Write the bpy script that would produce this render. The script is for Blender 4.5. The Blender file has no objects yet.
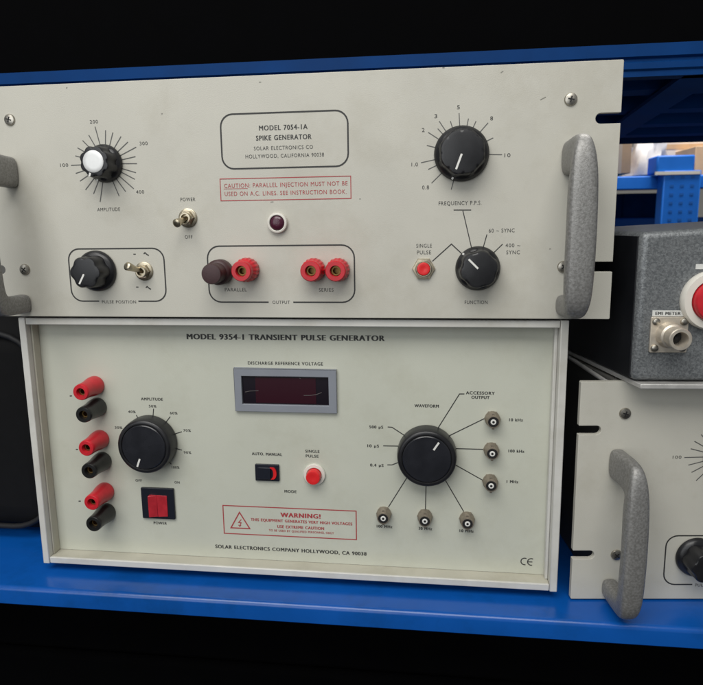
import bpy, bmesh, math, random
from mathutils import Vector, Matrix
random.seed(7)
C = bpy.context.scene.collection
S = 0.001                                   # geometry is written in millimetres

# ------------------------------------------------------------------ camera
CAM = Vector((351.7, -458.8, 71.4))
RT = Matrix(((0.9927055, 0.0064392, -0.1203921),
             (0.1197858, -0.1659670, 0.9788291),
             (-0.0136783, -0.9861103, -0.1655277)))      # columns: right, down, forward
FOC = 618.3
cd = bpy.data.cameras.new('camera'); cam = bpy.data.objects.new('camera', cd); C.objects.link(cam)
r_, d_, f_ = RT.col[0], RT.col[1], RT.col[2]
mw = Matrix((( r_.x, -d_.x, -f_.x, CAM.x*S), (r_.y, -d_.y, -f_.y, CAM.y*S), (r_.z, -d_.z, -f_.z, CAM.z*S), (0, 0, 0, 1)))
cam.matrix_world = mw
cd.sensor_fit = 'HORIZONTAL'; cd.sensor_width = 36; cd.lens = 36*FOC/703
cd.shift_y = -16.5/703
cd.clip_start = 0.01; cd.clip_end = 60
cd.dof.use_dof = True; cd.dof.focus_distance = 0.48; cd.dof.aperture_fstop = 16
bpy.context.scene.camera = cam

# ------------------------------------------------------------------ light
w = bpy.data.worlds.new('World'); bpy.context.scene.world = w; w.use_nodes = True
bg = w.node_tree.nodes['Background']; bg.inputs[0].default_value = (0.93, 0.97, 1.0, 1); bg.inputs[1].default_value = 0.22
def area(name, loc, aim, sx, sy, power, col):
    l = bpy.data.lights.new(name, 'AREA'); l.shape = 'RECTANGLE'; l.size = sx; l.size_y = sy; l.energy = power; l.color = col
    o = bpy.data.objects.new(name, l); C.objects.link(o); o.location = loc
    o.rotation_euler = (Vector(aim)-Vector(loc)).to_track_quat('-Z', 'Y').to_euler(); return o
area('ceiling_lamp', (0.10, -1.0, 1.30), (0.24, 0, -0.03), 1.6, 0.9, 26, (1.0, 0.985, 0.945))
area('front_left_light', (-0.5, -2.1, 0.5), (0.2, 0, -0.05), 1.6, 1.4, 14, (0.95, 0.98, 1.0))  # unseen soft fill from the front left
area('far_aisle_lamp', (1.0, 0.95, 1.9), (0.95, 1.4, 0.15), 1.2, 0.4, 66, (1.0, 0.97, 0.92))
vs = bpy.context.scene.view_settings; vs.view_transform = 'Standard'; vs.look = 'None'; vs.exposure = 0; vs.gamma = 1

# ------------------------------------------------------------------ materials
def mat(name, col, rough=.5, metal=0., var=.0, vscale=60., bump=0., bscale=900., spec=.5, col2=None, dirt=0., coat=0.):
    m = bpy.data.materials.new(name); m.use_nodes = True; nt = m.node_tree; N = nt.nodes; L = nt.links
    b = N['Principled BSDF']; b.inputs['Roughness'].default_value = rough; b.inputs['Metallic'].default_value = metal
    b.inputs['Specular IOR Level'].default_value = spec; b.inputs['Coat Weight'].default_value = coat
    b.inputs['Base Color'].default_value = (*col, 1)
    tc = N.new('ShaderNodeTexCoord')
    if var or col2:
        n = N.new('ShaderNodeTexNoise'); n.inputs['Scale'].default_value = vscale; n.inputs['Detail'].default_value = 6
        L.new(tc.outputs['Object'], n.inputs['Vector'])
        r = N.new('ShaderNodeValToRGB'); c2 = col2 or tuple(c*(1-var) for c in col)
        r.color_ramp.elements[0].position = .35; r.color_ramp.elements[1].position = .65
        r.color_ramp.elements[0].color = (*c2, 1); r.color_ramp.elements[1].color = (*col, 1)
        L.new(n.outputs['Fac'], r.inputs['Fac']); out = r.outputs['Color']
        if dirt:
            n2 = N.new('ShaderNodeTexNoise'); n2.inputs['Scale'].default_value = 14; n2.inputs['Detail'].default_value = 9; n2.inputs['Roughness'].default_value = .7
            L.new(tc.outputs['Object'], n2.inputs['Vector'])
            r2 = N.new('ShaderNodeValToRGB'); r2.color_ramp.elements[0].position = .5; r2.color_ramp.elements[1].position = .78
            r2.color_ramp.elements[0].color = (1, 1, 1, 1); r2.color_ramp.elements[1].color = (1-dirt, 1-dirt*1.1, 1-dirt*1.35, 1)
            L.new(n2.outputs['Fac'], r2.inputs['Fac'])
            mx = N.new('ShaderNodeMix'); mx.data_type = 'RGBA'; mx.blend_type = 'MULTIPLY'; mx.inputs['Factor'].default_value = 1
            L.new(out, mx.inputs['A']); L.new(r2.outputs['Color'], mx.inputs['B']); out = mx.outputs['Result']
        L.new(out, b.inputs['Base Color'])
        mr = N.new('ShaderNodeMapRange'); mr.inputs['To Min'].default_value = max(.03, rough-.08); mr.inputs['To Max'].default_value = min(1, rough+.1)
        L.new(n.outputs['Fac'], mr.inputs['Value']); L.new(mr.outputs['Result'], b.inputs['Roughness'])
    if bump:
        nb = N.new('ShaderNodeTexNoise'); nb.inputs['Scale'].default_value = bscale; nb.inputs['Detail'].default_value = 3
        L.new(tc.outputs['Object'], nb.inputs['Vector'])
        bp = N.new('ShaderNodeBump'); bp.inputs['Strength'].default_value = bump; bp.inputs['Distance'].default_value = .0006
        L.new(nb.outputs['Fac'], bp.inputs['Height']); L.new(bp.outputs['Normal'], b.inputs['Normal'])
    return m
M = {
 'putty':   mat('putty_grey_paint', (.545, .528, .462), .46, var=.05, vscale=25, bump=.18, bscale=1400, dirt=.14),
 'cream':   mat('cream_paint', (.555, .563, .478), .42, var=.04, vscale=18, bump=.12, bscale=1200, dirt=.12),
 'frame':   mat('offwhite_frame_paint', (.64, .63, .59), .38, var=.08, vscale=40, bump=.06, bscale=1200, dirt=.22),
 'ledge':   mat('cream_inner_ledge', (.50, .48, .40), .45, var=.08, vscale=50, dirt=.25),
 'case':    mat('case_paint', (.05, .05, .048), .5, var=.15),
 'cast':    mat('cast_aluminium', (.32, .315, .305), .48, metal=.5, col2=(.215, .21, .20), vscale=620, bump=.25, bscale=1500),
 'black':   mat('black_plastic', (.013, .013, .015), .34, var=.3, vscale=90, bump=.06, bscale=1500),
 'blackface': mat('black_knob_face', (.017, .018, .023), .26, var=.25, vscale=60),
 'blackpost': mat('black_post_plastic', (.014, .014, .014), .3, var=.2),
 'red':     mat('red_plastic', (.60, .018, .030), .33, var=.18, vscale=120),
 'redcap':  mat('red_button', (.72, .022, .025), .25, var=.1),
 'redrock': mat('red_rocker', (.48, .022, .035), .32, var=.25, vscale=160),
 'brown':   mat('brown_plastic', (.055, .024, .026), .48, var=.25, vscale=150, bump=.12),
 'nickel':  mat('nickel_plate', (.58, .51, .38), .32, metal=1, var=.3, vscale=300),
 'bnc':     mat('bnc_shell', (.36, .31, .25), .42, metal=.7, var=.3, vscale=300),
 'steel':   mat('screw_steel', (.50, .47, .41), .35, metal=1, var=.35, vscale=400),
 'brass':   mat('brass', (.26, .16, .06), .42, metal=1, var=.4, vscale=300),
 'dark':    mat('dark_hole', (.008, .008, .008), .7),
 'white':   mat('white_plastic', (.72, .69, .62), .4, var=.05),
 'alucap':  mat('brushed_cap', (.80, .80, .79), .42, metal=.35, var=.08, vscale=200),
 'pointer': mat('white_line_paint', (.75, .74, .70), .5),
 'ink':     mat('black_ink', (.032, .032, .031), .6),
 'faded':   mat('faded_ink', (.10, .10, .095), .6),
 'bounceblue': mat('bounce_lit_blue', (.003, .065, .28), .65, var=.2, vscale=15, spec=.12),  # rack blue brightened to stand in for bounce light on the underside
 'slotblue': mat('slot_blue', (.006, .11, .44), .5),
 'flange':  mat('pale_aluminium', (.55, .54, .52), .4, metal=.3, var=.2, vscale=120),
 'reflection_streak': mat('painted_reflection', (.10, .085, .085), .5),  # pale tone for the display's reflection streaks
 'chip':    mat('chipped_paint', (.24, .23, .20), .6),
 'satin':   mat('satin_nickel', (.70, .63, .53), .42, metal=.65, var=.18, vscale=200),
 'shadeblack': mat('black_side_shade', (.012, .013, .016), .4, var=.3, vscale=40),  # near-black that paints shade on the box's left face
 'paleboard': mat('pale_board', (.78, .69, .60), .7, var=.12, vscale=20),
 'redink':  mat('red_ink', (.42, .05, .055), .6, var=.15, vscale=500),
 'bezel':   mat('grey_bezel', (.235, .25, .285), .45, var=.06, bump=.05),
 'window':  mat('display_window', (.010, .007, .012), .12, spec=.5),
 'filter':  mat('display_filter', (.030, .006, .012), .14, spec=.5),
 'lens':    mat('pilot_lens', (.065, .012, .028), .18, bump=.25, bscale=900),
 'switch':  mat('switch_black', (.008, .010, .018), .35),
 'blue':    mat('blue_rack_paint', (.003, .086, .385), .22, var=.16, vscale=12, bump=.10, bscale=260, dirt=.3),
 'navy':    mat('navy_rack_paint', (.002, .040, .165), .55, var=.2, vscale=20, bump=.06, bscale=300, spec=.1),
 'rackpale': mat('bright_blue_rack_paint', (.003, .155, .66), .5, var=.08, vscale=30),
 'bag':     mat('black_fabric', (.005, .005, .0055), .85, var=.25, vscale=120, bump=.3, bscale=2200, spec=.2),
 'flight':  mat('black_case', (.0015, .0015, .0018), .9, var=.3, vscale=30, spec=.04),
 'piping':  mat('piping', (.012, .012, .013), .6, spec=.3),
 'galv':    mat('bright_sheet_metal', (.62, .60, .56), .28, metal=1, var=.25, vscale=50),
 'card':    mat('cardboard', (.60, .40, .23), .8, var=.12, vscale=40),
 'tape':    mat('packing_tape', (.62, .50, .36), .35),
 'wrap':    mat('white_wrap', (.80, .77, .74), .45, var=.1, vscale=30, bump=.4, bscale=60),
 'concrete': mat('concrete', (.05, .05, .05), .8, var=.3, vscale=4),
 'wall':    mat('warehouse_wall', (.45, .44, .41), .8, var=.1, vscale=3),
 'label':   mat('paper_label', (.66, .66, .63), .5),
}
def hammertone():
    m = bpy.data.materials.new('hammertone_grey'); m.use_nodes = True; nt = m.node_tree; N = nt.nodes; L = nt.links
    b = N['Principled BSDF']; b.inputs['Roughness'].default_value = .36; b.inputs['Metallic'].default_value = .25
    tc = N.new('ShaderNodeTexCoord')
    n = N.new('ShaderNodeTexNoise'); n.inputs['Scale'].default_value = 640; n.inputs['Detail'].default_value = 4; n.inputs['Distortion'].default_value = .8
    L.new(tc.outputs['Object'], n.inputs['Vector'])
    r = N.new('ShaderNodeValToRGB'); r.color_ramp.elements[0].position = .36; r.color_ramp.elements[1].position = .68
    r.color_ramp.elements[0].color = (.115, .122, .128, 1); r.color_ramp.elements[1].color = (.235, .247, .252, 1)
    L.new(n.outputs['Fac'], r.inputs['Fac']); L.new(r.outputs['Color'], b.inputs['Base Color'])
    bp = N.new('ShaderNodeBump'); bp.inputs['Strength'].default_value = .45; bp.inputs['Distance'].default_value = .0006
    L.new(n.outputs['Fac'], bp.inputs['Height']); L.new(bp.outputs['Normal'], b.inputs['Normal'])
    return m
M['hammer'] = hammertone()

# ------------------------------------------------------------------ mesh helper
OFF = {}                                    # thing -> its base in the frame its parts are written in (mm)
class MB:
    def __init__(s): s.bm = bmesh.new()
    def box(s, x0, x1, y0, y1, z0, z1):
        v = [s.bm.verts.new((x, y, z)) for x in (x0, x1) for y in (y0, y1) for z in (z0, z1)]
        for q in ((0,1,3,2), (4,6,7,5), (0,4,5,1), (2,3,7,6), (0,2,6,4), (1,5,7,3)): s.bm.faces.new([v[i] for i in q])
        return s
    def hexa(s, pts):                       # 4 front (ccw) + 4 back
        v = [s.bm.verts.new(p) for p in pts]
        for q in ((0,1,2,3), (7,6,5,4), (0,4,5,1), (1,5,6,2), (2,6,7,3), (3,7,4,0)): s.bm.faces.new([v[i] for i in q])
        return s
    def lathe(s, c, prof, seg=40, shape=None, cap=True, caps=(True, True)):
        """prof: (radius, height towards -Y); shape(i, theta) scales the radius of ring i"""
        rings = []
        for i, (r, h) in enumerate(prof):
            ring = []
            for k in range(seg):
                t = 2*math.pi*k/seg; rr = r*(shape(i, t) if shape else 1)
                ring.append(s.bm.verts.new((c[0]+rr*math.cos(t), c[1]-h, c[2]+rr*math.sin(t))))
            rings.append(ring)
        for a, b in zip(rings, rings[1:]):
            for k in range(seg): s.bm.faces.new((a[k], a[(k+1) % seg], b[(k+1) % seg], b[k]))
        if cap and caps[0]: s.bm.faces.new(rings[0])
        if cap and caps[1]: s.bm.faces.new(rings[-1])
        return s
    def ring_sweep(s, path, frames, sect, closed=False):
        """path points, frames (u,v) per point, sect (a,b) list per point"""
        rings = []
        for p, (u, v), sc in zip(path, frames, sect):
            rings.append([s.bm.verts.new(Vector(p)+Vector(u)*a+Vector(v)*b) for a, b in sc])
        n = len(rings[0])
        for a, b in zip(rings, rings[1:]):
            for k in range(n): s.bm.faces.new((a[k], a[(k+1) % n], b[(k+1) % n], b[k]))
        if closed:
            a, b = rings[-1], rings[0]
            for k in range(n): s.bm.faces.new((a[k], a[(k+1) % n], b[(k+1) % n], b[k]))
        else: s.bm.faces.new(rings[0]); s.bm.faces.new(rings[-1])
        return s
    def tube(s, p0, p1, r0, r1, seg=20):
        p0, p1 = Vector(p0), Vector(p1); d = (p1-p0).normalized(); q = d.to_track_quat('Z', 'Y'); u, v = q @ Vector((1,0,0)), q @ Vector((0,1,0))
        def sc(r): return [(r*math.cos(2*math.pi*k/seg), r*math.sin(2*math.pi*k/seg)) for k in range(seg)]
        L = (p1-p0).length
        return s.ring_sweep([p0, p0+d*L*.96, p1], [(u, v)]*3, [sc(r0), sc(r0+(r1-r0)*.96), sc(r1*.7)])
    def prism(s, pts, y0, y1):              # polygon in x,z from y0 to y1
        a = [s.bm.verts.new((x, y0, z)) for x, z in pts]; b = [s.bm.verts.new((x, y1, z)) for x, z in pts]
        s.bm.faces.new(a); s.bm.faces.new(b[::-1]); n = len(pts)
        for k in range(n): s.bm.faces.new((a[k], b[k], b[(k+1) % n], a[(k+1) % n]))
        return s
    def line(s, pts, wd, y, closed=False):  # flat printed line with mitred corners in the x,z plane
        P = [Vector((p[0], p[1])) for p in pts]; n = len(P); L, R = [], []
        for i in range(n):
            a = P[i-1] if (i > 0 or closed) else None; b = P[(i+1) % n] if (i < n-1 or closed) else None
            d1 = (P[i]-a).normalized() if a is not None else None; d2 = (b-P[i]).normalized() if b is not None else None
            d1 = d1 or d2; d2 = d2 or d1
            t = (d1+d2).normalized(); nn = Vector((-t.y, t.x)); k = max(.4, nn.dot(Vector((-d1.y, d1.x))))
            o = nn*(wd/2/k); L.append(s.bm.verts.new((P[i].x+o.x, y, P[i].y+o.y))); R.append(s.bm.verts.new((P[i].x-o.x, y, P[i].y-o.y)))
        for i in range(n if closed else n-1):
            j = (i+1) % n; s.bm.faces.new((L[i], R[i], R[j], L[j]))
        return s
    def text(s, body, cx, cz, wd, ht, y, bold=0.0, space=1.14):
        cu = bpy.data.curves.new('t', 'FONT'); cu.body = body; cu.size = 1; cu.space_character = space; cu.space_word = 1.15; cu.resolution_u = 3
        ob = bpy.data.objects.new('t', cu); C.objects.link(ob)
        me = bpy.data.meshes.new_from_object(ob)
        xs = [v.co.x for v in me.vertices]; x0, x1 = min(xs), max(xs)
        sx, sz = wd/(x1-x0), ht/0.70
        for k, dx in enumerate((0,) if not bold else (0, -bold*ht*2.9, bold*ht*2.9)):      # heavy lettering is printed three times, a hair apart
            vv = [s.bm.verts.new((cx+dx+(v.co.x-(x0+x1)/2)*sx, y-.02*k, cz+(v.co.y-.35)*sz)) for v in me.vertices]
            for p in me.polygons:
                try: s.bm.faces.new([vv[i] for i in p.vertices])
                except ValueError: pass
        bpy.data.objects.remove(ob); bpy.data.curves.remove(cu); bpy.data.meshes.remove(me); return s
    def build(s, name, m, parent=None, bevel=0., seg=2, smooth=True, off=None, flat=False):
        me = bpy.data.meshes.new(name)
        root = parent
        while root is not None and root.parent is not None: root = root.parent
        o3 = Vector(off) if off is not None else (OFF.get(root.name, Vector((0,0,0))) if root else Vector((0,0,0)))
        if not flat: bmesh.ops.recalc_face_normals(s.bm, faces=s.bm.faces)
        for v in s.bm.verts: v.co = (v.co-o3)*S
        s.bm.to_mesh(me); s.bm.free(); me.materials.append(M[m])
        if smooth and not flat:
            for p in me.polygons: p.use_smooth = True
            me.set_sharp_from_angle(angle=math.radians(38))
        o = bpy.data.objects.new(name, me); C.objects.link(o)
        if parent is not None: o.parent = parent
        if bevel:
            b = o.modifiers.new('bevel', 'BEVEL'); b.width = bevel*S; b.segments = seg; b.limit_method = 'ANGLE'; b.angle_limit = math.radians(40)
        return o
def tag(o, label=None, cat=None, group=None, kind=None):
    if label: o['label'] = label
    if cat: o['category'] = cat
    if group: o['group'] = group
    if kind: o['kind'] = kind
    return o
def thing(name, label, cat, origin, yaw=0., base=(0,0,0), group=None):
    """origin: where the frame's (0,0,0) stands (mm); base: the thing's base in that frame"""
    o = bpy.data.objects.new(name, None); C.objects.link(o); o.empty_display_size = .05
    b = Matrix.Rotation(yaw, 3, 'Z') @ Vector(base)
    o.location = (Vector(origin)+b)*S; o.rotation_euler = (0, 0, yaw); OFF[o.name] = Vector(base)
    return tag(o, label, cat, group)
def dup(o, parent, loc=None, rot=None):
    c = o.copy(); C.objects.link(c); c.parent = parent
    if loc is not None: c.location = loc
    if rot is not None: c.rotation_euler = rot
    for ch in list(o.children): dup(ch, c)
    return c
def on_y(u, v, Y):                          # photo measurement -> point on the plane y = Y (mm)
    d = RT @ Vector(((u-351.5)/FOC, (v-326)/FOC, 1)); return CAM+d*((Y-CAM.y)/d.y)
def on_z(u, v, Z):
    d = RT @ Vector(((u-351.5)/FOC, (v-326)/FOC, 1)); return CAM+d*((Z-CAM.z)/d.z)
def rrect(x0, x1, z0, z1, r, n=6):
    pts = []
    for cx, cz, a in ((x1-r, z1-r, 0), (x0+r, z1-r, 90), (x0+r, z0+r, 180), (x1-r, z0+r, 270)):
        for k in range(n+1):
            t = math.radians(a+90*k/n); pts.append((cx+r*math.cos(t), cz+r*math.sin(t)))
    return pts
PU = 0.0
YL = 17.6
def U(u, v): p = on_y(u, v, PU); return (p.x, p.z)
def Lo(u, v): p = on_y(u, v, YL); return (p.x, p.z)
def txt(mb, F, body, x0, x1, y, ht, yy, bold=0.):
    a, b = F(x0, y), F(x1, y); c = F((x0+x1)/2, y); mb.text(body, c[0], c[1], b[0]-a[0], ht, yy, bold)

def lab(panel, F, lines, y, ink='ink', name='lettering'):
    m = MB()
    for body, xa, xb, v, ht, bo in lines: txt(m, F, body, xa, xb, v, ht, y, bo)
    return m.build(name, ink, panel, flat=True)

# ------------------------------------------------------------------ setting
MB().box(-6000, 8000, -4000, 7000, -1210, -1200).build('floor', 'concrete'); tag(bpy.data.objects['floor'], kind='structure')
MB().box(-6000, 8000, 5200, 5300, -1199, 3000).build('wall', 'wall'); tag(bpy.data.objects['wall'], 'pale warehouse wall far behind the blue racks', 'wall')

# the rack that holds the instruments
rack = thing('storage_rack', 'dark blue steel shelving rack whose shelves hold all the test instruments', 'shelving rack', (0,0,0), base=(300, 300, -1200))
SH = -226.5
x0, x1 = -700, 1250
def lip(y, z0, z1, t=2.5, ret=14, side=1):
    m = MB(); return m
tray = MB()
# shelf top, rolled front edge, front face, return flange as one bent sheet swept along x
def bent(profile, t, xa, xb):
    m = MB(); pts = [Vector(p) for p in profile]; n = len(pts); out = []
    for i in range(n):
        a = pts[max(0, i-1)]; b = pts[min(n-1, i+1)]; d = (b-a).normalized(); nn = Vector((-d.y, d.x)); out.append(pts[i]+nn*t)
    poly = [(p.x, p.y) for p in pts]+[(p.x, p.y) for p in out[::-1]]
    A = [m.bm.verts.new((xa, y, z)) for y, z in poly]; B = [m.bm.verts.new((xb, y, z)) for y, z in poly]; k = len(poly)
    for i in range(n-1):
        for V in (A, B): m.bm.faces.new((V[i], V[i+1], V[k-2-i], V[k-1-i]))
    for i in range(k): m.bm.faces.new((A[i], A[(i+1) % k], B[(i+1) % k], B[i]))
    return m
prof = [(640, SH-30), (640, SH)] + [(-18-4*math.sin(a), SH-4+4*math.cos(a)) for a in (0, .4, .8, 1.2, 1.5)] + [(-22.2, SH-15), (-20, SH-17), (-8, SH-17)]
bent(prof, 2, x0, x1).build('shelf_tray', 'blue', rack)
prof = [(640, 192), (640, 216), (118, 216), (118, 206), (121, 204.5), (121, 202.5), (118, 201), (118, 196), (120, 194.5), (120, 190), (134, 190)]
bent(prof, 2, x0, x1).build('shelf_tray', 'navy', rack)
m = MB()
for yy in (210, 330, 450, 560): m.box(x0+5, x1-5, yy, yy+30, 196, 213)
m.build('stiffener', 'bounceblue', rack)
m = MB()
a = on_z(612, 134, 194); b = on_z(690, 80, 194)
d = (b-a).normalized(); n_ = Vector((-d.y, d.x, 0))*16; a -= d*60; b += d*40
m.hexa([a-n_, b-n_, b+n_, a+n_, a-n_+Vector((0,0,-4)), b-n_+Vector((0,0,-4)), b+n_+Vector((0,0,-4)), a+n_+Vector((0,0,-4))]).build('diagonal_brace', 'bounceblue', rack)
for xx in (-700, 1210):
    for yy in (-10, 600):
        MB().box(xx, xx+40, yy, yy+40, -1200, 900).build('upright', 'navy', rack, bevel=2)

# dark case on the upper shelf; lower case added to blacken the gap beneath
prof = [(640, -760), (640, -730), (-18, -730), (-22, -733), (-22, -756), (-8, -758)]
bent(prof, 2, x0, x1).build('shelf_tray', 'blue', rack)
for za, zb_, ya, text_ in ((218, 470, 150, 'long black case lying on the upper shelf over the putty grey instrument'), (-727, -300, 70, 'long black case added to darken the space under the blue shelf')):
    t = thing('equipment_case', text_, 'case', (0,0,0), base=(275, 300, za))
    MB().box(-640, 1190, ya, 560, za, zb_-60).build('case_body', 'flight', t, bevel=6)
    MB().box(-638, 1188, ya+2, 558, zb_-58, zb_).build('lid', 'flight', t, bevel=6)

# ------------------------------------------------------------------ shared control parts
def screw_bm(r=4.3):
    m = MB(); m.lathe((0,0,0), [(r*1.02, .05), (r*1.02, .5), (r*.9, 1.3), (r*.55, 1.75), (r*.2, 1.9)], 28); return m
def make_screw(parent, x, z, y=0, r=4.3, rot=.3):
    o = screw_bm(r).build('screw', 'steel', parent, off=(0,0,0))
    c = MB().box(-r*.5, r*.5, -2.05, -1.5, -.45, .45).box(-.45, .45, -2.05, -1.5, .46, r*.5).box(-.45, .45, -2.05, -1.5, -r*.5, -.46).build('cross_recess', 'dark', o, off=(0,0,0))
    o.location = (Vector((x, y, z))-OFF[parent.name])*S; o.rotation_euler = (0, rot, 0); return o
def make_knob(parent, x, z, y, skirt, body, h, ang, lobes=6, depth=.10, cap=None, pts=None, dot=True):
    """skirted fluted knob; ang = pointer angle in degrees, counter-clockwise from +x"""
    loc = (Vector((x, y, z))-OFF[parent.name])*S
    def shape(i, t): return 1-depth*(0.5-0.5*math.cos(lobes*(t-math.radians(ang))))**1.6 if i in (4,5,6,7) else 1
    k = MB().lathe((0,0,0), [(skirt*.97, .6), (skirt, 1.2), (skirt*.99, 2.6), (skirt*.90, 4.4), (body*1.06, 5.2), (body*1.03, h*.55), (body, h-1.3), (body*.94, h-.3), (body*.80, h)], 96, shape)
    o = k.build('knob', 'black', parent, off=(0,0,0)); o.location = loc
    dx, dz = math.cos(math.radians(ang)), math.sin(math.radians(ang))
    m = MB()
    if cap:
        MB().lathe((0,0,0), [(cap, h+.05), (cap, h+.6), (cap*.93, h+.9), (cap*.6, h+.95)], 48).build('cap', 'alucap', o, off=(0,0,0))
        m.line([(dx*cap*1.08, dz*cap*1.08), (dx*body*.97, dz*body*.97)], 1.5, -h-.1)
    else:
        m.line([(dx*body*.10, dz*body*.10), (dx*body*.80, dz*body*.80)], 1.35, -h-.12)
    if dot: m.line([(dx*skirt*.90, dz*skirt*.90), (dx*skirt*.985, dz*skirt*.985)], 1.4, -4.6)
    m.build('pointer_line', 'pointer', o, off=(0,0,0), flat=True); return o
def make_handle(parent, x, y0=0, k=1):
    """cast grip: straight square posts, then a bar; each row is outer (y,z), inner (y,z), half width"""
    P = [(0,125, 0,101, 6.9), (-1.5,125, -1.5,101, 6.8), (-14,125.6, -14,102, 6.5), (-26,126.4, -22,101.2, 6.0), (-35,125.6, -27,98.5, 5.8), (-40,121, -29,93, 7.2), (-43,110, -30.5,86, 8.9),
         (-44.6,90, -32,76, 9.4), (-45,64, -33,62, 9.5), (-44.6,40, -32,46, 9.5), (-43,18, -30.5,30, 9.2), (-39,8.5, -28,22.5, 8), (-32,4.5, -24,19.2, 7), (-18,3.2, -16,18, 6.8), (-1.5,3, -1.5,18, 6.8), (0,3, 0,18, 6.8)]
    path, fr, sc = [], [], []
    for oy, oz, iy, iz, wd in P:
        o_, i_ = Vector((x, y0+oy, oz)), Vector((x, y0+iy, iz)); path.append((o_+i_)/2); v = (o_-i_); th = v.length/2; fr.append((Vector((1,0,0)), v.normalized()))
        sc.append([(a*wd*k, b*th) for a, b in ((1,-.5), (1,.5), (.8,.88), (.4,1), (-.4,1), (-.8,.88), (-1,.5), (-1,-.5), (-.8,-.88), (-.4,-1), (.4,-1), (.8,-.88))])
    o = MB().ring_sweep(path, fr, sc).build('handle', 'cast', parent)
    sb = o.modifiers.new('smooth', 'SUBSURF'); sb.levels = 2; sb.render_levels = 2
    return o
def make_post(parent, x, z, y, mt, prof, hole=True, seg=40, ribs=0):
    """hollow-ended binding post"""
    loc = (Vector((x, y, z))-OFF[parent.name])*S
    shape = (lambda i, t: 1+.035*math.cos(ribs*t) if i in (1,2,3) else 1) if ribs else None
    r, h = prof[-1]; pr = list(prof)
    if hole: pr += [(r*.60, h), (r*.56, h-.6), (r*.54, h-9)]
    o = MB().lathe((0,0,0), pr, 96 if ribs else seg, shape).build('binding_post', mt, parent, off=(0,0,0)); o.location = loc
    if hole: MB().lathe((0,0,0), [(r*.50, h-8.9), (r*.50, h-3.5), (r*.34, h-3.5), (r*.32, h-8.5)], 24).build('socket', 'brass', o, off=(0,0,0))
    return o
def make_toggle(parent, x, z, y, tip):
    loc = (Vector((x, y, z))-OFF[parent.name])*S
    o = MB().lathe((0,0,0), [(7.2, .05), (7.2, 1.0), (6.9, 1.2)], 40).lathe((0,0,0), [(5.7, 1.25), (5.7, 4.3), (5.2, 4.7), (3.4, 4.7), (3.2, 3.2)], 6).lathe((0,0,0), [(4.3, 3), (4.3, 6.5), (3.9, 7), (2.9, 7), (2.7, 4)], 32).build('toggle_switch', 'nickel', parent, off=(0,0,0)); o.location = loc
    t = Vector(tip); b = Vector((0, -4, 0)); d = (t-b)
    m = MB(); q = d.normalized().to_track_quat('Z', 'Y'); u, v = q @ Vector((1,0,0)), q @ Vector((0,1,0))
    rad = [1.5, 1.7, 2.2, 2.9, 3.3, 3.2, 2.4, 1.0]; fr = [0, .2, .45, .7, .86, .94, .99, 1.0]
    m.ring_sweep([b+d*f for f in fr], [(u, v)]*8, [[(r*math.cos(k*math.pi/10), r*math.sin(k*math.pi/10)) for k in range(20)] for r in rad])
    m.build('lever', 'nickel', o, off=(0,0,0)); return o
def make_button(parent, x, z, y, rn, rc, h=6, hexn=True):
    loc = (Vector((x, y, z))-OFF[parent.name])*S
    m = MB()
    m.lathe((0,0,0), [(rn, .05), (rn, 1.6), (rn*.95, 2.2), (rc*1.12, 2.4), (rc*1.05, 1.2)], 6 if hexn else 48)
    if hexn: m.lathe((0,0,0), [(rc*1.24, 2), (rc*1.24, 3.6), (rc*1.15, 4), (rc*1.04, 4), (rc*1.03, 2)], 40)
    o = m.build('push_button', 'nickel' if hexn else 'white', parent, off=(0,0,0)); o.location = loc
    MB().lathe((0,0,0), [(rc*1.0, 1), (rc, h-.8), (rc*.93, h-.2), (rc*.7, h), (rc*.35, h-.35)], 40).build('button_cap', 'redcap', o, off=(0,0,0)); return o

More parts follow.
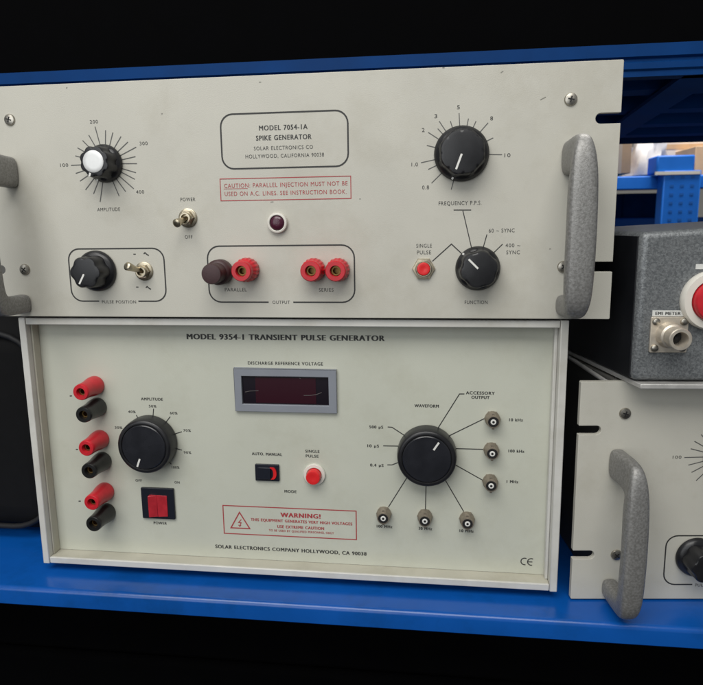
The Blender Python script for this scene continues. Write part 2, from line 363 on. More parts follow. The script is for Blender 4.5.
# ------------------------------------------------------------------ spike generator (two of the same kind)
KN = U(105.3, 163.6)
def spike_generator(name, label, origin, yaw, full, ang=(248, 250, 135, 240)):
    W, H = 482.6, 177.0
    t = thing(name, label, 'test instrument', origin, yaw, base=(W/2, 175, -1.4), group=None)
    # front panel: one plate with rack slots cut in its edges
    def slot(xe, z, sgn):
        c = xe+sgn*13.2; r = 3.55; pts = [(xe, z+r)]
        for k in range(9):
            a = math.radians(90-180*k/8); pts.append((c+sgn*r*math.cos(a), z+r*math.sin(a)))
        pts.append((xe, z-r)); return pts
    out = [(0, H), (0, H)]
    left = slot(0, 139.3, 1)+slot(0, 37.7, 1)
    right = (slot(W, 139.3, -1)+slot(W, 37.7, -1))[::-1]
    poly = [(0.6, H), (0, H-.6)]+left+[(0, .6), (.6, 0), (W-.6, 0), (W, .6)]+right+[(W, H-.6), (W-.6, H)]
    m = MB(); m.prism(poly, 0, 4.6); panel = m.build('front_panel', 'putty', t, bevel=.35, seg=2, smooth=False)
    MB().box(24, W-24, 4.7, 352, -1.3, 174.5).build('chassis', 'case', t, bevel=1.5)
    if not full: MB().box(22, W-22, 5, 350, 174.8, 176.4).build('lid', 'galv', t, bevel=.6); MB().tube((21, 8, 175.2), (21, 330, 175.2), 1.7, 1.7).build('edge_highlight', 'flange', t)  # pale rod added along the lid edge as its bright highlight
    for x, z, r in ((33.7, 152.4, .3), (W-33.7, 152.4, .2), (33.7, 37.8, .7), (W-33.7, 37.8, .9)): make_screw(t, x, z, 0, 4.3, r)
    make_handle(t, 30 if full else 29.5, k=1 if full else .9); make_handle(t, 450.8)
    y = -.16
    # amplitude dial
    ink = MB(); cx, cz = KN
    for e in ((240,45), (312,70), (362,85), (418,112), (465,150), (522,185), (517,250), (527,298), (520,360), (512,405), (505,470), (450,490), (405,520), (275,560), (230,505), (175,478), (137,418), (108,365), (75,310), (105,245), (120,190), (155,140), (197,103)):
        p = Vector(U(60+e[0]/6.844, 120+e[1]/6.844)); dd = (p-Vector(KN)).normalized(); q = Vector(KN)+dd*12
        ink.line([tuple(q), tuple(p)], .7, y)
    for s_, u, v in (('200', 93.9, 121.6), ('300', 143.6, 143.3), ('100', 64.2, 165), ('400', 140.1, 191.8)):
        lab(panel, U, [(s_, u-4, u+4, v, 2.5, 0)], y, name='dial_number')
    lab(panel, U, [('AMPLITUDE', 97.3, 120, 209.3, 2.6, 0)], y)
    ink.build('amplitude_scale', 'faded', panel, flat=True)
    make_knob(t, cx, cz, 0, 14.2, 11.6, 17, ang[0], lobes=8, depth=.10, cap=8.0)
    # pulse position box
    ink = MB(); a = U(67.7, 249); b = U(166.7, 301.2)
    R = rrect(a[0], b[0], b[1], a[1], 9); g0, g1 = U(99.3, 302)[0], U(138.5, 302)[0]
    i = 20; seq = R[21:]+R[:21]
    ink.line([(g1, b[1])]+R[21:]+R[:21]+[(g0, b[1])], 1.05, y)
    lab(panel, U, [('PULSE POSITION', 102, 136, 301.8, 2.5, 0)], y)
    for u, v in ((134.6, 254.1), (137.3, 287)): p = U(u, v); ink.line([(p[0]-1, p[1]), (p[0]+1, p[1])], .7, y)
    for u, v in ((146.2, 253.8), (148.4, 287.6)):
        p = U(u, v); ink.line([(p[0]-2, p[1]), (p[0]-.9, p[1]+.9), (p[0]+.6, p[1]-.5), (p[0]+2, p[1]-1.3)], .9, y)
    ink.build('pulse_position_outline', 'ink', panel, flat=True)
    p = U(97.6, 270.8); make_knob(t, p[0], p[1], 0, 16, 12.3, 19, ang[3], lobes=6, depth=.11, dot=False)
    p = U(144.4, 271.2); make_toggle(t, p[0], p[1], 0, (-6.2, -17, 5.5))
    if not full: return t
    # title and caution label
    ink = MB(); a = U(219.6, 115.4); b = U(348.4, 165.1)
    ink.line(rrect(a[0]+.4, b[0], b[1]-.6, a[1]+.6, 9), 1.15, y, True)
    lab(panel, U, [('MODEL 7054-1A', 259, 307.3, 127.2, 3.5, .012), ('SPIKE GENERATOR', 255.9, 311.3, 137.2, 3.5, .012)], y, name='title_lettering')
    lab(panel, U, [('SOLAR ELECTRONICS CO', 253.7, 312.8, 147.6, 2.7, 0), ('HOLLYWOOD, CALIFORNIA 90038', 245.2, 323.7, 155.5, 2.7, 0)], y, name='address_lettering')
    ink.build('title_outline', 'ink', panel, flat=True)
    ink = MB(); a = U(220, 179); b = U(351, 198.4); ink.line([(a[0], a[1]), (b[0], a[1]), (b[0], b[1]), (a[0], b[1])], .6, y, True)
    txt(ink, U, 'CAUTION: PARALLEL INJECTION MUST NOT BE', 223.4, 346.8, 184.5, 3.1, y); txt(ink, U, 'USED ON A.C. LINES. SEE INSTRUCTION BOOK.', 224, 345.8, 192.7, 3.1, y)
    p = U(223.6, 186); q = U(247.6, 186); zl = U(285, 184.5)[1]-2.25; ink.line([(p[0], zl), (q[0], zl)], .35, y)
    ink.build('caution_lettering', 'redink', panel, flat=True)
    # power switch, pilot lamp
    lab(panel, U, [('POWER', 180.5, 195.3, 199.3, 2.7, 0)], y); lab(panel, U, [('OFF', 184.9, 192.5, 236.8, 2.7, 0)], y)
    p = U(188.2, 218); make_toggle(t, p[0], p[1], 0, (-3.3, -16.5, -4.2))
    p = U(277.9, 222.9)
    pl = MB().lathe((0,0,0), [(7.6, .05), (7.6, 2.2), (7.2, 3.2), (6.2, 3.5), (5.7, 3.3), (5.5, 1)], 48).build('pilot_lamp', 'white', t, off=(0,0,0)); pl.location = (Vector((p[0], 0, p[1]))-OFF[t.name])*S
    MB().lathe((0,0,0), [(5.4, 1), (5.4, 2.4), (4.6, 3.4), (2.5, 3.9), (.8, 4.05)], 40).build('lens', 'lens', pl, off=(0,0,0))
    # output box with posts
    ink = MB(); a = U(206.9, 246.2); b = U(354.9, 302.3); R = rrect(a[0], b[0], b[1], a[1], 9.5)
    g0, g1 = U(268.7, 302)[0], U(293.3, 302)[0]; ink.line([(g1, b[1])]+R[21:]+R[:21]+[(g0, b[1])], 1.05, y)
    for q in (('OUTPUT', 272.5, 289.8, 302.2, 2.5, 0), ('PARALLEL', 224.9, 246.6, 289.6, 2.6, 0), ('SERIES', 318.9, 333.5, 289.8, 2.6, 0)): lab(panel, U, [q], y)
    ink.build('output_outline', 'ink', panel, flat=True)
    p = U(221.5, 271.6); bp = make_post(t, p[0], p[1], 0, 'brown', [(9.4, .1), (9.6, 1), (9.6, 8.5), (9.0, 9.6), (7.5, 10.5), (7.2, 17), (7.6, 19), (7.6, 22.4), (7.0, 23.4), (4, 23.9)], hole=False); bp['label'] = 'brown binding post with solid end'
    red = [(8.6, .1), (8.9, 1), (8.9, 7.5), (8.5, 9), (7.2, 10.5), (6.9, 13), (7.6, 15), (7.6, 18), (6.9, 19)]
    p = U(248.2, 269.4); make_post(t, p[0], p[1], 0, 'red', red, ribs=18)
    for u, v in ((314.3, 269.5), (338.4, 269.5)):
        p = U(u, v); make_post(t, p[0], p[1], 0, 'red', [(8.4, .1), (8.6, 1), (8.6, 6), (8.2, 7.5), (7.6, 9), (7.4, 11), (7.6, 13), (7.6, 15.2), (6.9, 16)], ribs=18)
    # frequency dial
    ink = MB(); fc = Vector(U(461, 153.8))
    for e in ((578,355), (525,255), (495,165), (423,155), (378,140), (322,108), (270,155), (203,155), (195,200), (138,222), (130,300), (95,403), (138,443), (158,525), (275,563)):
        q = Vector(U(405+e[0]/5.957, 95+e[1]/5.957)); dd = (q-fc).normalized(); ink.line([tuple(fc+dd*15), tuple(q)], .6, y)
    for s_, u, v, hw in (('10', 507.4, 155.1, 3), ('8', 491.6, 118.2, 1.4), ('5', 458.4, 107.1, 1.4), ('3', 435.8, 116, 1.4), ('2', 423.2, 129.9, 1.4), ('1.0', 414.7, 164.3, 3.2), ('0.8', 425.6, 187.3, 3.4)): lab(panel, U, [(s_, u-hw, u+hw, v, 2.7, 0)], y, name='dial_number')
    lab(panel, U, [('FREQUENCY P.P.S.', 438.6, 481.4, 203, 2.8, 0)], y)
    ink.build('frequency_scale', 'faded', panel, flat=True)
    make_knob(t, fc.x+.3, fc.y, 0, 19.3, 15.6, 15, ang[1], lobes=8, depth=.035)
    # function dial
    ink = MB()
    def fl(pts, wd=.65): ink.line([U(400+x/5.408, 190+z/5.408) for x, z in pts], wd, y)
    fl([(290,108), (385,108)]); fl([(340,112), (392,335)]); fl([(470,240), (440,345)]); fl([(555,292), (490,355)]); fl([(175,385), (278,292), (360,368)], .75)
    for q in ([('60 ~ SYNC', 488.8, 514.6, 230.4, 2.7, 0)], [('400 ~', 505.4, 520.2, 245.2, 2.7, 0), ('SYNC', 506.3, 519.8, 252.2, 2.7, 0)], [('SINGLE', 416.3, 431.8, 245.6, 2.7, 0), ('PULSE', 417, 431, 252.3, 2.7, 0)], [('FUNCTION', 464.7, 487.5, 302.2, 2.7, 0)]): lab(panel, U, q, y)
    ink.build('function_scale', 'ink', panel, flat=True)
    p = U(477.6, 268.3); make_knob(t, p[0], p[1], 0, 16.1, 13.4, 16, ang[2], lobes=6, depth=.08)
    p = U(423.6, 268.6); make_button(t, p[0], p[1], 0, 8.5, 4.8, 5.0)
    # small scuffs and chips in the paint
    ink = MB()
    for u, v, l, an in ((162, 113.8, 1.3, 10), (260, 82.2, 1.6, 0), (66.8, 87.8, 1.2, 40), (443.5, 67.8, 1.5, 0), (272, 202, 2.2, 5), (502, 72, 2, 30), (543, 98.5, 4, 25), (550, 249, 1.2, 0), (360, 199, 1, 0), (24, 300, 1.4, 70)):
        p = U(u, v); c_, s_ = math.cos(math.radians(an))*l/2, math.sin(math.radians(an))*l/2; MB().line([(p[0]-c_, p[1]-s_), (p[0], p[1]+.15), (p[0]+c_, p[1]+s_)], .55, y).build('paint_chip', 'chip', panel, flat=True)
    return t
spike_generator('spike_generator', 'putty grey rack instrument with cast handles lying on top of the cream one', (0,0,0), 0, True)
spike_generator('spike_generator', 'rack instrument at right under the grey hammertone box, only its left end showing', (466.3, 5.2, -225.1), .1, False, ang=(200, 0, 0, 300))

# ------------------------------------------------------------------ transient pulse generator
XL, XR, ZB, ZT, FY, FW = 21.0, 455.3, -218.7, -1.6, 3.0, 5.8
t = thing('pulse_generator', 'cream bench instrument in an off-white frame', 'test instrument', (0,0,0), base=((XL+XR)/2, 170, SH))
t['label'] = 'cream bench instrument with a dark red display, standing on the blue shelf'
MB().box(XL+FW+.2, XR-FW-.2, YL, YL+3, ZB+FW+.2, ZT-FW-.2).build('front_panel', 'cream', t)
panel = t.children[-1]
for xa, xb in ((XL, XL+FW), (XR-FW, XR)): MB().box(xa, xb, FY, 348, ZB, ZT).build('side_rail', 'frame', t, bevel=.7)
MB().box(XL+FW+.25, XR-FW-.25, FY+.5, 346, ZT-FW, ZT-.3).build('top_rail', 'frame', t, bevel=.6)
MB().box(XL+FW+.25, XR-FW-.25, FY+.5, FY+2.6, ZB+.3, ZB+FW+.2).build('bottom_rail', 'frame', t, bevel=.7)
MB().box(XL+FW+.25, XR-FW-.25, FY+2.7, 346, ZB+.35, ZB+FW-.1).build('bottom_ledge', 'ledge', t, bevel=.3)
MB().box(XL+FW+.1, XL+FW+1.6, 9, YL-.2, ZB+FW+.1, ZT-FW-.1).build('corner_strip', 'ledge', t, bevel=.4)
MB().box(XR-FW-2.6, XR-FW-.1, 11, YL-.2, ZB+FW+.1, ZT-FW-.1).build('corner_strip', 'frame', t, bevel=.6)
MB().box(XL+FW+1, XR-FW-1, 343, 346, ZB+FW+.5, ZT-FW-.5).build('back_panel', 'case', t)
for fx in (XL+30, XR-30):
    for fy in (40, 300):
        m = MB(); m.lathe((0,0,0), [(9, 0), (10, 7.2)], 24); 
        for v in m.bm.verts: v.co = Vector((fx+v.co.x, fy+v.co.z, ZB+.1+v.co.y))
        m.build('rubber_foot', 'black', t)
y = YL-.16
ink = MB(); a = Lo(187.1, 336.6); b = Lo(384.3, 338); ink.text('MODEL 9354-1 TRANSIENT PULSE GENERATOR', (a[0]+b[0])/2, (a[1]+b[1])/2, b[0]-a[0], 4.5, y, .03)
ink.build('title_lettering', 'ink', panel, flat=True)
ink = MB(); a = Lo(215.5, 546); b = Lo(366.4, 554); ink.text('SOLAR ELECTRONICS COMPANY HOLLYWOOD, CA 90038', (a[0]+b[0])/2, (a[1]+b[1])/2, b[0]-a[0], 3.2, y, .02)
ink.build('address_lettering', 'ink', panel, flat=True)
ink = MB()
# CE mark drawn from arcs
for u, v, bar in ((524.6, 561.4, False), (531.2, 561.9, True)):
    p = Lo(u, v); r = 2.9; ink.line([(p[0]+r*math.cos(math.radians(k)), p[1]+r*math.sin(math.radians(k))) for k in range(62, 299, 14)], .8, y)
    if bar: ink.line([(p[0]-r+.35, p[1]), (p[0]+.9, p[1])], .75, y-.02)
ink.build('conformity_mark', 'ink', panel, flat=True)
# display
a = Lo(234.4, 367.6); b = Lo(337.4, 412.6)
c_ = Lo(242.4, 375); d_2 = Lo(329.5, 405)
m = MB(); zt_, zb_ = a[1], b[1]
m.hexa([(a[0], YL-3, zb_), (c_[0], YL-3, d_2[1]), (c_[0], YL-3, c_[1]), (a[0], YL-3, zt_), (a[0], YL-.1, zb_), (c_[0], YL-.1, d_2[1]), (c_[0], YL-.1, c_[1]), (a[0], YL-.1, zt_)])
m.hexa([(d_2[0], YL-3, d_2[1]), (b[0], YL-3, zb_), (b[0], YL-3, zt_), (d_2[0], YL-3, c_[1]), (d_2[0], YL-.1, d_2[1]), (b[0], YL-.1, zb_), (b[0], YL-.1, zt_), (d_2[0], YL-.1, c_[1])])
m.hexa([(c_[0], YL-3, c_[1]), (d_2[0], YL-3, c_[1]), (b[0], YL-3, zt_), (a[0], YL-3, zt_), (c_[0], YL-.1, c_[1]), (d_2[0], YL-.1, c_[1]), (b[0], YL-.1, zt_), (a[0], YL-.1, zt_)])
m.hexa([(a[0], YL-3, zb_), (b[0], YL-3, zb_), (d_2[0], YL-3, d_2[1]), (c_[0], YL-3, d_2[1]), (a[0], YL-.1, zb_), (b[0], YL-.1, zb_), (d_2[0], YL-.1, d_2[1]), (c_[0], YL-.1, d_2[1])])
bmesh.ops.remove_doubles(m.bm, verts=m.bm.verts, dist=.001)
seen = {}                                   # drop the inner walls where the four bars meet
for f in list(m.bm.faces):
    k = tuple(sorted(v.index for v in f.verts)) if False else frozenset(f.verts)
    seen.setdefault(k, []).append(f)
bmesh.ops.delete(m.bm, geom=[f for v in seen.values() if len(v) > 1 for f in v], context='FACES_ONLY')
disp = m.build('display', 'bezel', t, bevel=.35)
MB().box(c_[0]+.05, d_2[0]-.05, YL-1.0, YL-.15, d_2[1]+.05, c_[1]-.05).build('window', 'window', disp)
c2 = Lo(255.5, 377); d2 = Lo(316.5, 403.5)
MB().box(c2[0], d2[0], YL-1.25, YL-1.05, d2[1], c2[1]).build('red_filter', 'filter', disp)
for pts in ([(245.6,391.6), (250,390.6), (259,390.2)], [(304,395), (311,394.9), (317,394), (322,392)], [(299.5,377.6), (301,378.2)]): MB().line([Lo(u, v) for u, v in pts], .5, YL-1.4).build('reflection_streak', 'reflection_streak', disp, flat=True)  # reflection streaks drawn as pale lines on the window
ink = MB(); txt(ink, Lo, 'DISCHARGE REFERENCE VOLTAGE', 247.7, 322.6, 363.3, 2.7, y, .01); ink.build('display_lettering', 'ink', panel, flat=True)
# tall binding posts
ink = MB()
for i, (u, v) in enumerate(((94.5, 385.6), (97.0, 407.2), (99.5, 439.3), (102.0, 461.1), (104.6, 491.5), (106.2, 512.2))):
    p = Lo(u+1, v-.5)
    make_post(t, p[0], p[1], YL, 'red' if i % 2 == 0 else 'blackpost', [(8.0, .1), (8.2, 1), (8.2, 4), (7.9, 7), (7.2, 11), (6.8, 16), (6.8, 20.5), (6.6, 22.6), (6.1, 23.2)])
for u, v in ((69.4, 396), (75.5, 449.5), (78.2, 501.2)): p = Lo(u+1.5, v); MB().line([(p[0]-1, p[1]), (p[0]+1, p[1]+.2)], .9, y).build('polarity_mark', 'ink', panel, flat=True)
ink = MB()
# amplitude dial
AC = Vector(Lo(151.3, 441.3))
for (xa, ya), (xb, yb) in (((370,180),(365,235)), ((497,240),(475,280)), ((585,355),(540,370)), ((585,495),(550,485)), ((238,228),(255,250)), ((505,603),(485,585))):
    q = Vector(Lo(105+xa/7.61, 385+ya/7.61)); dd = (q-AC).normalized(); ink.line([tuple(q-dd*8), tuple(q)], .75, y)
for s_, u, v in (('50%', 152.6, 406.1), ('60%', 173.7, 413), ('70%', 187.1, 430.4), ('90%', 187.5, 452.4), ('100%', 175.6, 467.3), ('40%', 131.9, 411.7), ('30%', 118.6, 427.5)): lab(panel, Lo, [(s_, u-3.7, u+3.7, v, 2.2, .01)], y, name='dial_number')
for q in (('AMPLITUDE', 141.1, 162.8, 399, 2.4, .015), ('OFF', 135.6, 141.8, 480.4, 2.2, .01), ('ON', 174.6, 179.6, 482.3, 2.2, .01), ('POWER', 153.8, 166.8, 523, 2.4, .015)): lab(panel, Lo, [q], y)
ink.build('amplitude_scale', 'ink', panel, flat=True)
def big_knob(c, ang, r, p0, p1):
    k = MB().lathe((0,0,0), [(22.6, .6), (23.5, 1.2), (23.5, 8.5), (22.9, 13.2), (22.3, 14.2), (20.9, 14.8), (19.6, 14.6), (19.1, 13.8)], 80, caps=(True, True)).build('knob', 'black', t, off=(0,0,0))
    k.location = (Vector((c[0], YL, c[1]))-OFF[t.name])*S
    MB().lathe((0,0,0), [(18.8, 13.4), (18.8, 14.5), (18.2, 15.0), (9, 15.05)], 64).build('knob_face', 'blackface', k, off=(0,0,0))
    dx, dz = math.cos(math.radians(ang)), math.sin(math.radians(ang))
    MB().line([(dx*p0, dz*p0), (dx*p1, dz*p1)], 1.5, -15.25).build('pointer_line', 'pointer', k, off=(0,0,0), flat=True)
    # a worn nick or two on the rim
    return k
big_knob(AC, 249, 21, 10.6, 18.0)
# waveform dial and accessory outputs
WC = Lo(426.8, 452.6); big_knob(WC, 57, 21, 9.5, 17.0)
ink = MB()
def wl(pts, wd=.75): ink.line([Lo(u, v) for u, v in pts], wd, y)
wl([(387.7,426.9), (392,427.2), (410,439)]); wl([(383.2,445.8), (408,446.2)]); wl([(387.3,464.8), (392,464.8), (402,461)])
wl([(432,437.5), (459.5,393.9), (464.4,393.9)]); wl([(440,440.2), (486,417.7)]); wl([(445,448.2), (487,449.4)])
wl([(445,459), (484,480.9)]); wl([(412,469.5), (388.4,507)]); wl([(426.2,478), (425.4,511)]); wl([(440,471), (463.7,511.5)])
for q in (('WAVEFORM', 414.6, 438.6, 405.8), ('500 µS', 369.4, 383, 426.9), ('10 µS', 367.5, 378.8, 445.8), ('0.4 µS', 370.2, 383.4, 465.1),
    ('10 kHz', 509.2, 522.8, 419.8), ('100 kHz', 508.5, 524.1, 451), ('1 MHz', 506.7, 518.1, 481.6), ('10 MHz', 459.6, 473.6, 530.9), ('100 MHz', 376.8, 392.2, 526.4), ('30 MHz', 418.8, 432, 528.5), ('AUTO. MANUAL', 252, 282, 454), ('MODE', 284.6, 296.4, 491.4)): lab(panel, Lo, [q+(2.4, .02)], y)
lab(panel, Lo, [('ACCESSORY', 466, 494.5, 392.9, 2.4, .02), ('OUTPUT', 471.5, 489.4, 397.3, 2.4, .02)], y)
lab(panel, Lo, [('SINGLE', 305.4, 319.4, 451.2, 2.4, .015), ('PULSE', 305.9, 318.5, 456, 2.4, .015)], y)
ink.build('waveform_scale', 'ink', panel, flat=True)
bnc = None
for u, v in ((492.2, 418.3), (491.1, 449.4), (490, 481), (466.8, 518.3), (384, 513.2), (424.9, 515.8)):
    p = Lo(u, v); loc = (Vector((p[0], YL, p[1]))-OFF[t.name])*S
    if bnc is None:
        bnc = MB().lathe((0,0,0), [(6.4, .05), (6.4, 1.6), (6.1, 2.0)], 6).lathe((0,0,0), [(5.9, .1), (5.9, 4.2), (5.2, 5.2), (5.0, 9.4), (4.6, 10.0), (4.1, 10.0), (4.0, 4)], 40).build('bnc_jack', 'bnc', t, off=(0,0,0)); bnc.location = loc
        MB().box(-.9, .9, -8.6, -6.9, 4.7, 6.3).box(-.9, .9, -8.6, -6.9, -6.3, -4.7).build('bayonet_lug', 'bnc', bnc, off=(0,0,0))
        MB().lathe((0,0,0), [(3.95, 4.5), (3.95, 9.5), (2.6, 9.5)], 32).build('black_insert', 'dark', bnc, off=(0,0,0))
        MB().lathe((0,0,0), [(2.15, 8.2), (2.15, 9.7), (1.9, 9.9), (1.0, 9.9), (.9, 9.6)], 28).build('insulator', 'pointer', bnc, off=(0,0,0)); MB().lathe((0,0,0), [(.98, 9.75), (.98, 9.96), (.5, 9.97)], 20).build('contact', 'dark', bnc, off=(0,0,0))
    else: dup(bnc, t, loc)
# power rocker
a = Lo(141.6, 486.6); b = Lo(176.2, 518.6)
m = MB(); pb = m.prism(rrect(a[0], b[0], b[1], a[1], .8, 3), YL-2.2, YL-.1).build('power_switch', 'switch', t, bevel=.4)
a = Lo(150.4, 493.6); b = Lo(169.4, 516.8); h = a[1]-b[1]; mx = (a[0]+b[0])/2
m = MB(); xs = [a[0], a[0]+.44*(b[0]-a[0]), b[0]]
m.hexa([(xs[0], YL-5.8, b[1]+1.5), (xs[1], YL-3.2, b[1]+1.2), (xs[1], YL-3.2, a[1]), (xs[0], YL-5.8, a[1]), (xs[0], YL-2, b[1]+1.5), (xs[1], YL-2, b[1]+1.2), (xs[1], YL-2, a[1]), (xs[0], YL-2, a[1])])
m.hexa([(xs[1]+.05, YL-3.2, b[1]+1), (xs[2], YL-2.9, b[1]+1.5), (xs[2], YL-2.9, a[1]-.3), (xs[1]+.05, YL-3.2, a[1]), (xs[1]+.05, YL-2, b[1]+1), (xs[2], YL-2, b[1]+1.5), (xs[2], YL-2, a[1]-.3), (xs[1]+.05, YL-2, a[1])])
m.build('rocker', 'redrock', pb, bevel=.3)
# mode rocker
a = Lo(255.4, 463.3); b = Lo(279.9, 480.7)
ms = MB().prism(rrect(a[0], b[0], b[1], a[1], .8, 3), YL-2, YL-.1).build('mode_switch', 'switch', t, bevel=.35)
zc = (a[1]+b[1])/2; hh = (a[1]-b[1])/2-2.2
MB().box(a[0]+2.5, a[0]+13.5, YL-3.6, YL-2.05, zc-hh, zc+hh).build('rocker', 'switch', ms, bevel=.4)
xr = a[0]+13.8
cres = [(xr-1.0, zc+hh), (xr+1.8, zc+hh)]+[(xr+1.5+3.2*math.cos(math.radians(k)), zc+hh*math.sin(math.radians(k))) for k in range(75, -76, -15)]+[(xr-.2, zc-hh)]+[(xr+.4+1.6*math.cos(math.radians(k)), zc+hh*.8*math.sin(math.radians(k))) for k in range(-60, 61, 20)]
MB().prism(cres, YL-3.4, YL-2.05).build('red_flag', 'redcap', ms)
p = Lo(314.6, 474.2); make_button(t, p[0], p[1], YL, 9.2, 5.9, 8.5, hexn=False)
# warning label
ink = MB(); a = Lo(223.4, 505.4); b = Lo(356.4, 539.2); c4 = [(Lo(223.2, 505)), (Lo(356.2, 511.4)), (Lo(356.4, 539.8)), (Lo(224, 533))]
z1 = (c4[0][1]+c4[1][1])/2; z0 = (c4[2][1]+c4[3][1])/2; xa = (c4[0][0]+c4[3][0])/2; xb = (c4[1][0]+c4[2][0])/2
ink.line([(xa, z1), (xb, z1), (xb, z0), (xa, z0)], .85, y, True)
tr = [Lo(239.5, 512.3), Lo(231, 527.6), Lo(249.8, 528.7)]; tz = (tr[1][1]+tr[2][1])/2; tr = [tr[0], (tr[1][0], tz), (tr[2][0], tz)]
ink.line(tr, 1.0, y, True)
tx = tr[0][0]; ink.line([(tx+1.3, tz+8.0), (tx-1.2, tz+5.2), (tx+1.0, tz+5.0), (tx-.3, tz+2.0)], .75, y); ink.line([(tx-1.4, tz+2.9), (tx-.4, tz+1.7), (tx+.9, tz+2.7)], .6, y)
for s_, ua, ub, v, hgt, bo in (('WARNING!', 280.7, 320.2, 515.5, 4.0, .03), ('THIS EQUIPMENT GENERATES VERY HIGH VOLTAGES', 250.4, 351.5, 521.6, 2.5, .02), ('USE EXTREME CAUTION', 277.3, 323.8, 527.4, 2.6, .02), ('TO BE USED BY QUALIFIED PERSONNEL ONLY', 268.8, 333.6, 531.6, 1.9, .01)): txt(ink, Lo, s_, ua, ub, v, hgt, y, bo)
ink.build('warning_label', 'redink', panel, flat=True)

# ------------------------------------------------------------------ grey hammertone box on the right-hand instrument
by = -8.0
t = thing('instrument_box', 'grey hammertone metal box with red button and coax connector at the right edge', 'metal box', (0,0,0), base=(580, 65, -48))
zb, zt = -43.5, 62
Fx0 = 498.6; Fx1 = 690
def fy(x): return by+(x-Fx0)*.05
fr = [(Fx0, by, zb), (Fx1, fy(Fx1), zb), (Fx1, fy(Fx1), zt+10), (Fx0, by, zt)]
bk = [(Fx0-30, by+148, zb), (Fx1+5, by+160, zb), (Fx1+5, by+160, zt+10), (Fx0-30, by+148, zt)]
MB().hexa(fr+bk).build('box_body', 'hammer', t, bevel=4.5, seg=4)
MB().hexa([(Fx0+4, by-4.5, -48.0), (Fx1, fy(Fx1)-4.5, -48.0), (Fx1, fy(Fx1)-4.5, -44.6), (Fx0+4, by-4.5, -44.6), (Fx0-28, by+146, -48.0), (Fx1, by+158, -48.0), (Fx1, by+158, -44.6), (Fx0-28, by+146, -44.6)]).build('base_plate', 'flange', t, bevel=.5)
MB().hexa([(Fx0-1.6, by+4, zb+2), (Fx0-.1, by+4, zb+2), (Fx0-.1, by+4, zt-3), (Fx0-1.6, by+4, zt-3), (Fx0-31.2, by+147, zb+2), (Fx0-29.8, by+147, zb+2), (Fx0-29.8, by+147, zt-3), (Fx0-31.2, by+147, zt-3)]).build('side_shade', 'shadeblack', t)  # thin black sheet added over the left face to stand in for shade
def B_(u, v):
    p = on_y(u, v, by)
    for _ in range(3): p = on_y(u, v, fy(p.x))
    return p
a = B_(649, 317.2); b = B_(686.4, 351.3); yw = math.atan(.05)
c = (a+b)/2
cn = MB().prism(rrect(-12.7, 12.7, -12.7, 12.7, 1, 3), -2.2, -.1).build('coax_connector', 'satin', t, bevel=.3, off=(0,0,0)); cn.location = (c-OFF[t.name])*S; cn.rotation_euler = (0, 0, yw)
MB().lathe((0,0,0), [(9.3, 2.25), (9.3, 3), (8.6, 4), (8.4, 9), (7.2, 10), (7.0, 13), (7.6, 13.5), (7.6, 20), (7.1, 20.6), (5.2, 20.6), (4.9, 19.8), (4.7, 10)], 48).build('barrel', 'satin', cn, off=(0,0,0))
MB().lathe((0,0,0), [(4.6, 10.05), (4.6, 10.5), (1.6, 10.6), (1.3, 14), (.7, 14.2)], 32).build('bore', 'dark', cn, off=(0,0,0))
for sx in (-1, 1):
    for sz in (-1, 1):
        sc_ = screw_bm(2.6).build('screw', 'steel', cn, off=(0,0,0)); sc_.location = (sx*9.4*S, -2.2*S, sz*9.4*S); sc_.rotation_euler = (0, .5*sx+sz, 0)
c = B_(710, 300)
bt = MB().lathe((0,0,0), [(20.6, .1), (20.8, 1), (20.8, 4), (19.6, 6), (15.2, 6.4), (14.6, 4)], 64).build('red_push_button', 'white', t, off=(0,0,0)); bt.location = (c-OFF[t.name])*S; bt.rotation_euler = (0, 0, yw)
MB().lathe((0,0,0), [(14.2, 4), (14.2, 9), (13.2, 10.6), (9, 11.2), (5, 11)], 56).build('button_cap', 'red', bt, off=(0,0,0))
a = B_(652.3, 310.3); b = B_(682.5, 315.9)
lb = MB().box(a.x, b.x, fy(a.x)-.6, fy(a.x)-.1, b.z, a.z).build('connector_label', 'label', t); 
k = MB(); k.text('EMI METER', (a.x+b.x)/2, (a.z+b.z)/2, (b.x-a.x)*.8, 2.2, fy(a.x)-.75, .02); k.build('lettering', 'ink', lb, flat=True)
a = B_(695.8, 264); b = B_(716, 269); MB().box(a.x, b.x, fy(b.x)-.9, fy(a.x)-.1, b.z, a.z).build('name_label', 'label', t)

# ------------------------------------------------------------------ black bag at the left
t = thing('equipment_bag', 'black fabric equipment bag on the blue shelf at the left edge', 'bag', (0,0,0), base=(-110, 150, SH))
m = MB(); m.box(-240, 14, 52, 290, SH+.4, -8); bg_ = m.build('bag_body', 'bag', t, bevel=34, seg=6)
# rounded piping seam on its front
pts = rrect(-210, 3, SH+14, -24, 44, 8)
fr = []; path = []
for i, (px, pz) in enumerate(pts):
    a = Vector((pts[i-1][0], 0, pts[i-1][1])); b = Vector((pts[(i+1) % len(pts)][0], 0, pts[(i+1) % len(pts)][1])); d = (b-a).normalized()
    path.append(Vector((px, 52.5, pz))); fr.append((Vector((0,1,0)), d.cross(Vector((0,1,0)))))
sec = [(2.6*math.cos(k*math.pi/5), 2.6*math.sin(k*math.pi/5)) for k in range(10)]
MB().ring_sweep(path, fr, [sec]*len(path), closed=True).build('piping', 'piping', t)

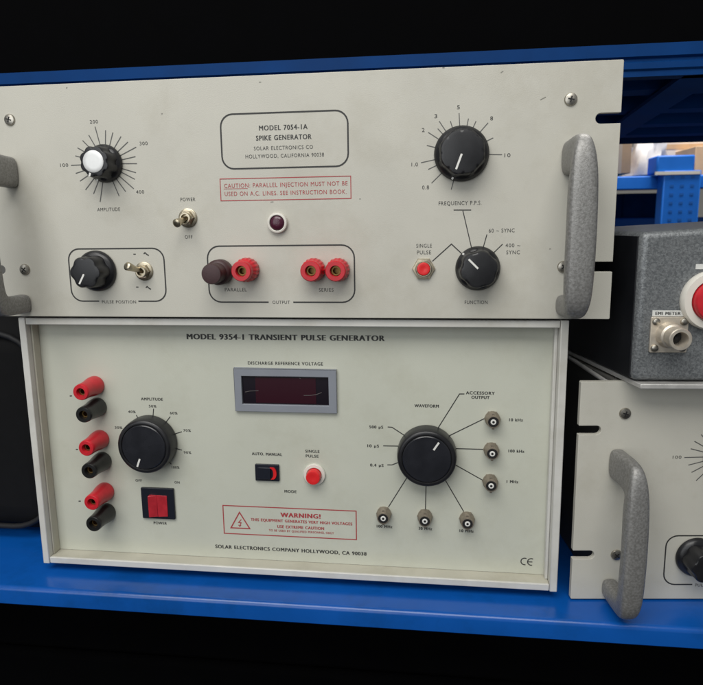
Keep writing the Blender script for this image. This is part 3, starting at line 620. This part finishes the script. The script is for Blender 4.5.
# ------------------------------------------------------------------ the rack across the aisle
Y2 = 1250
t = thing('storage_rack', 'bright blue rack across the aisle with perforated post, seen past the upper panel', 'shelving rack', (0,0,0), base=(1000, Y2+300, -1200))
def P2(u, v, Y=Y2): return on_y(u, v, Y)
z1, z0 = P2(660, 175.5).z, P2(660, 189).z
MB().box(350, 2100, Y2+6, Y2+46, z0, z1).build('shelf_beam', 'rackpale', t, bevel=3)
z3, z2 = P2(660, 212).z, P2(660, 222).z
MB().box(350, 2100, Y2+250, Y2+290, z2-14, z3-14).build('shelf_beam', 'rackpale', t, bevel=3)
MB().box(350, 2100, Y2+47, Y2+620, z1-10, z1-4).build('shelf_panel', 'rackpale', t)
xa, xb = P2(656.5, 200).x, P2(693, 200).x
up = MB(); ztop = P2(660, 172).z
up.hexa([(xa, Y2-40, -1200), (xb, Y2-40, -1200), (xb, Y2-40, ztop), (xa, Y2-40, ztop), (xa, Y2+5, -1200), (xb, Y2+5, -1200), (xb, Y2+5, ztop), (xa, Y2+5, ztop)])
upo = up.build('upright', 'rackpale', t, bevel=3)
hl = MB()
for k in range(12):
    for j in (-1, 0, 1):
        zz = ztop-16-k*21; xx = (xa+xb)/2+j*24; hl.box(xx-4.5, xx+4.5, Y2-40.8, Y2-40.2, zz-3, zz+3)
hl.build('slot_row', 'slotblue', upo)
for xx in (360, 1760): MB().box(xx, xx+70, Y2+50, Y2+95, -1200, 900).build('upright', 'rackpale', t, bevel=3)
z4 = P2(690, 130).z
MB().box(350, 2100, Y2+6, Y2+46, z4+40, z4+90).build('shelf_beam', 'rackpale', t, bevel=3)
# goods on it
def crate(name, lab, cat, u0, u1, v0, v1, Y, dep, mt, grp=None, bev=2):
    a = on_y(u0, v0, Y); b = on_y(u1, v1, Y); o = thing(name, lab, cat, (0,0,0), base=((a.x+b.x)/2, Y+dep/2, b.z), group=grp)
    body = MB().box(a.x, b.x, Y, Y+dep, b.z, a.z).build('body', mt, o, bevel=bev); return o, a, b
o, a, b = crate('plastic_crate', 'bright blue plastic box standing on the perforated post of the far rack', 'crate', 657.5, 694.5, 155.5, 172.6, Y2-38, 70, 'rackpale', bev=4)
MB().box(a.x-4, b.x+12, Y2-43, Y2-38.2, b.z-4, b.z+4).build('base_rim', 'white', o)
o, a, b = crate('cardboard_box', 'tan cardboard box at the left of the gap on the far rack', 'cardboard box', 596, 630.5, 144, 173.3, Y2+70, 260, 'card')
MB().box((a.x+b.x)/2-22, (a.x+b.x)/2+22, Y2+69.5, Y2+69.9, b.z, a.z).build('tape', 'tape', o)
o, a, b = crate('cardboard_box', 'pale whitish cardboard box behind the blue plastic box on the far rack', 'cardboard box', 658, 702, 138, 174, Y2+260, 250, 'paleboard')
MB().box(a.x, b.x, Y2+259, Y2+259.6, (a.z+b.z)/2+20, (a.z+b.z)/2+34).build('tape', 'card', o)
o, a, b = crate('cardboard_box', 'tan cardboard box at the right edge of the gap on the far rack', 'cardboard box', 696, 740, 146, 174.5, Y2+120, 240, 'card')
MB().box((a.x+b.x)/2-10, (a.x+b.x)/2+10, Y2+119.5, Y2+119.9, b.z, a.z).build('tape', 'tape', o)
# white wrapped bundle
a = on_y(643, 140, Y2+90); b = on_y(662, 174, Y2+90); cx_, cz_ = (a.x+b.x)/2, b.z
m = MB(); rows = []
for i in range(9):
    f = i/8; row = []
    for k in range(20):
        th = 2*math.pi*k/20; rr = 1+.16*math.sin(3*th+4*f)+.1*math.sin(7*th-9*f); tp = (1.0-.35*f**2)
        row.append(m.bm.verts.new((cx_+48*rr*tp*math.cos(th)+10*f, Y2+150+50*rr*tp*math.sin(th), cz_+f*112)))
    rows.append(row)
for r0, r1 in zip(rows, rows[1:]):
    for k in range(20): m.bm.faces.new((r0[k], r0[(k+1) % 20], r1[(k+1) % 20], r1[k]))
m.bm.faces.new(rows[0]); m.bm.faces.new(rows[-1])
o = m.build('wrapped_bundle', 'wrap', None, off=(0,0,0)); tag(o, 'crumpled white wrapped bundle beside the blue plastic box', 'bundle')
o, a, b = crate('storage_case', 'dark navy case under the bright blue beam of the far rack', 'case', 600, 655, 194, 240, Y2+330, 200, 'navy')
MB().box((a.x+b.x)/2-16, (a.x+b.x)/2+40, Y2+326, Y2+329.8, b.z, a.z).build('panel_strip', 'navy', o, bevel=1)
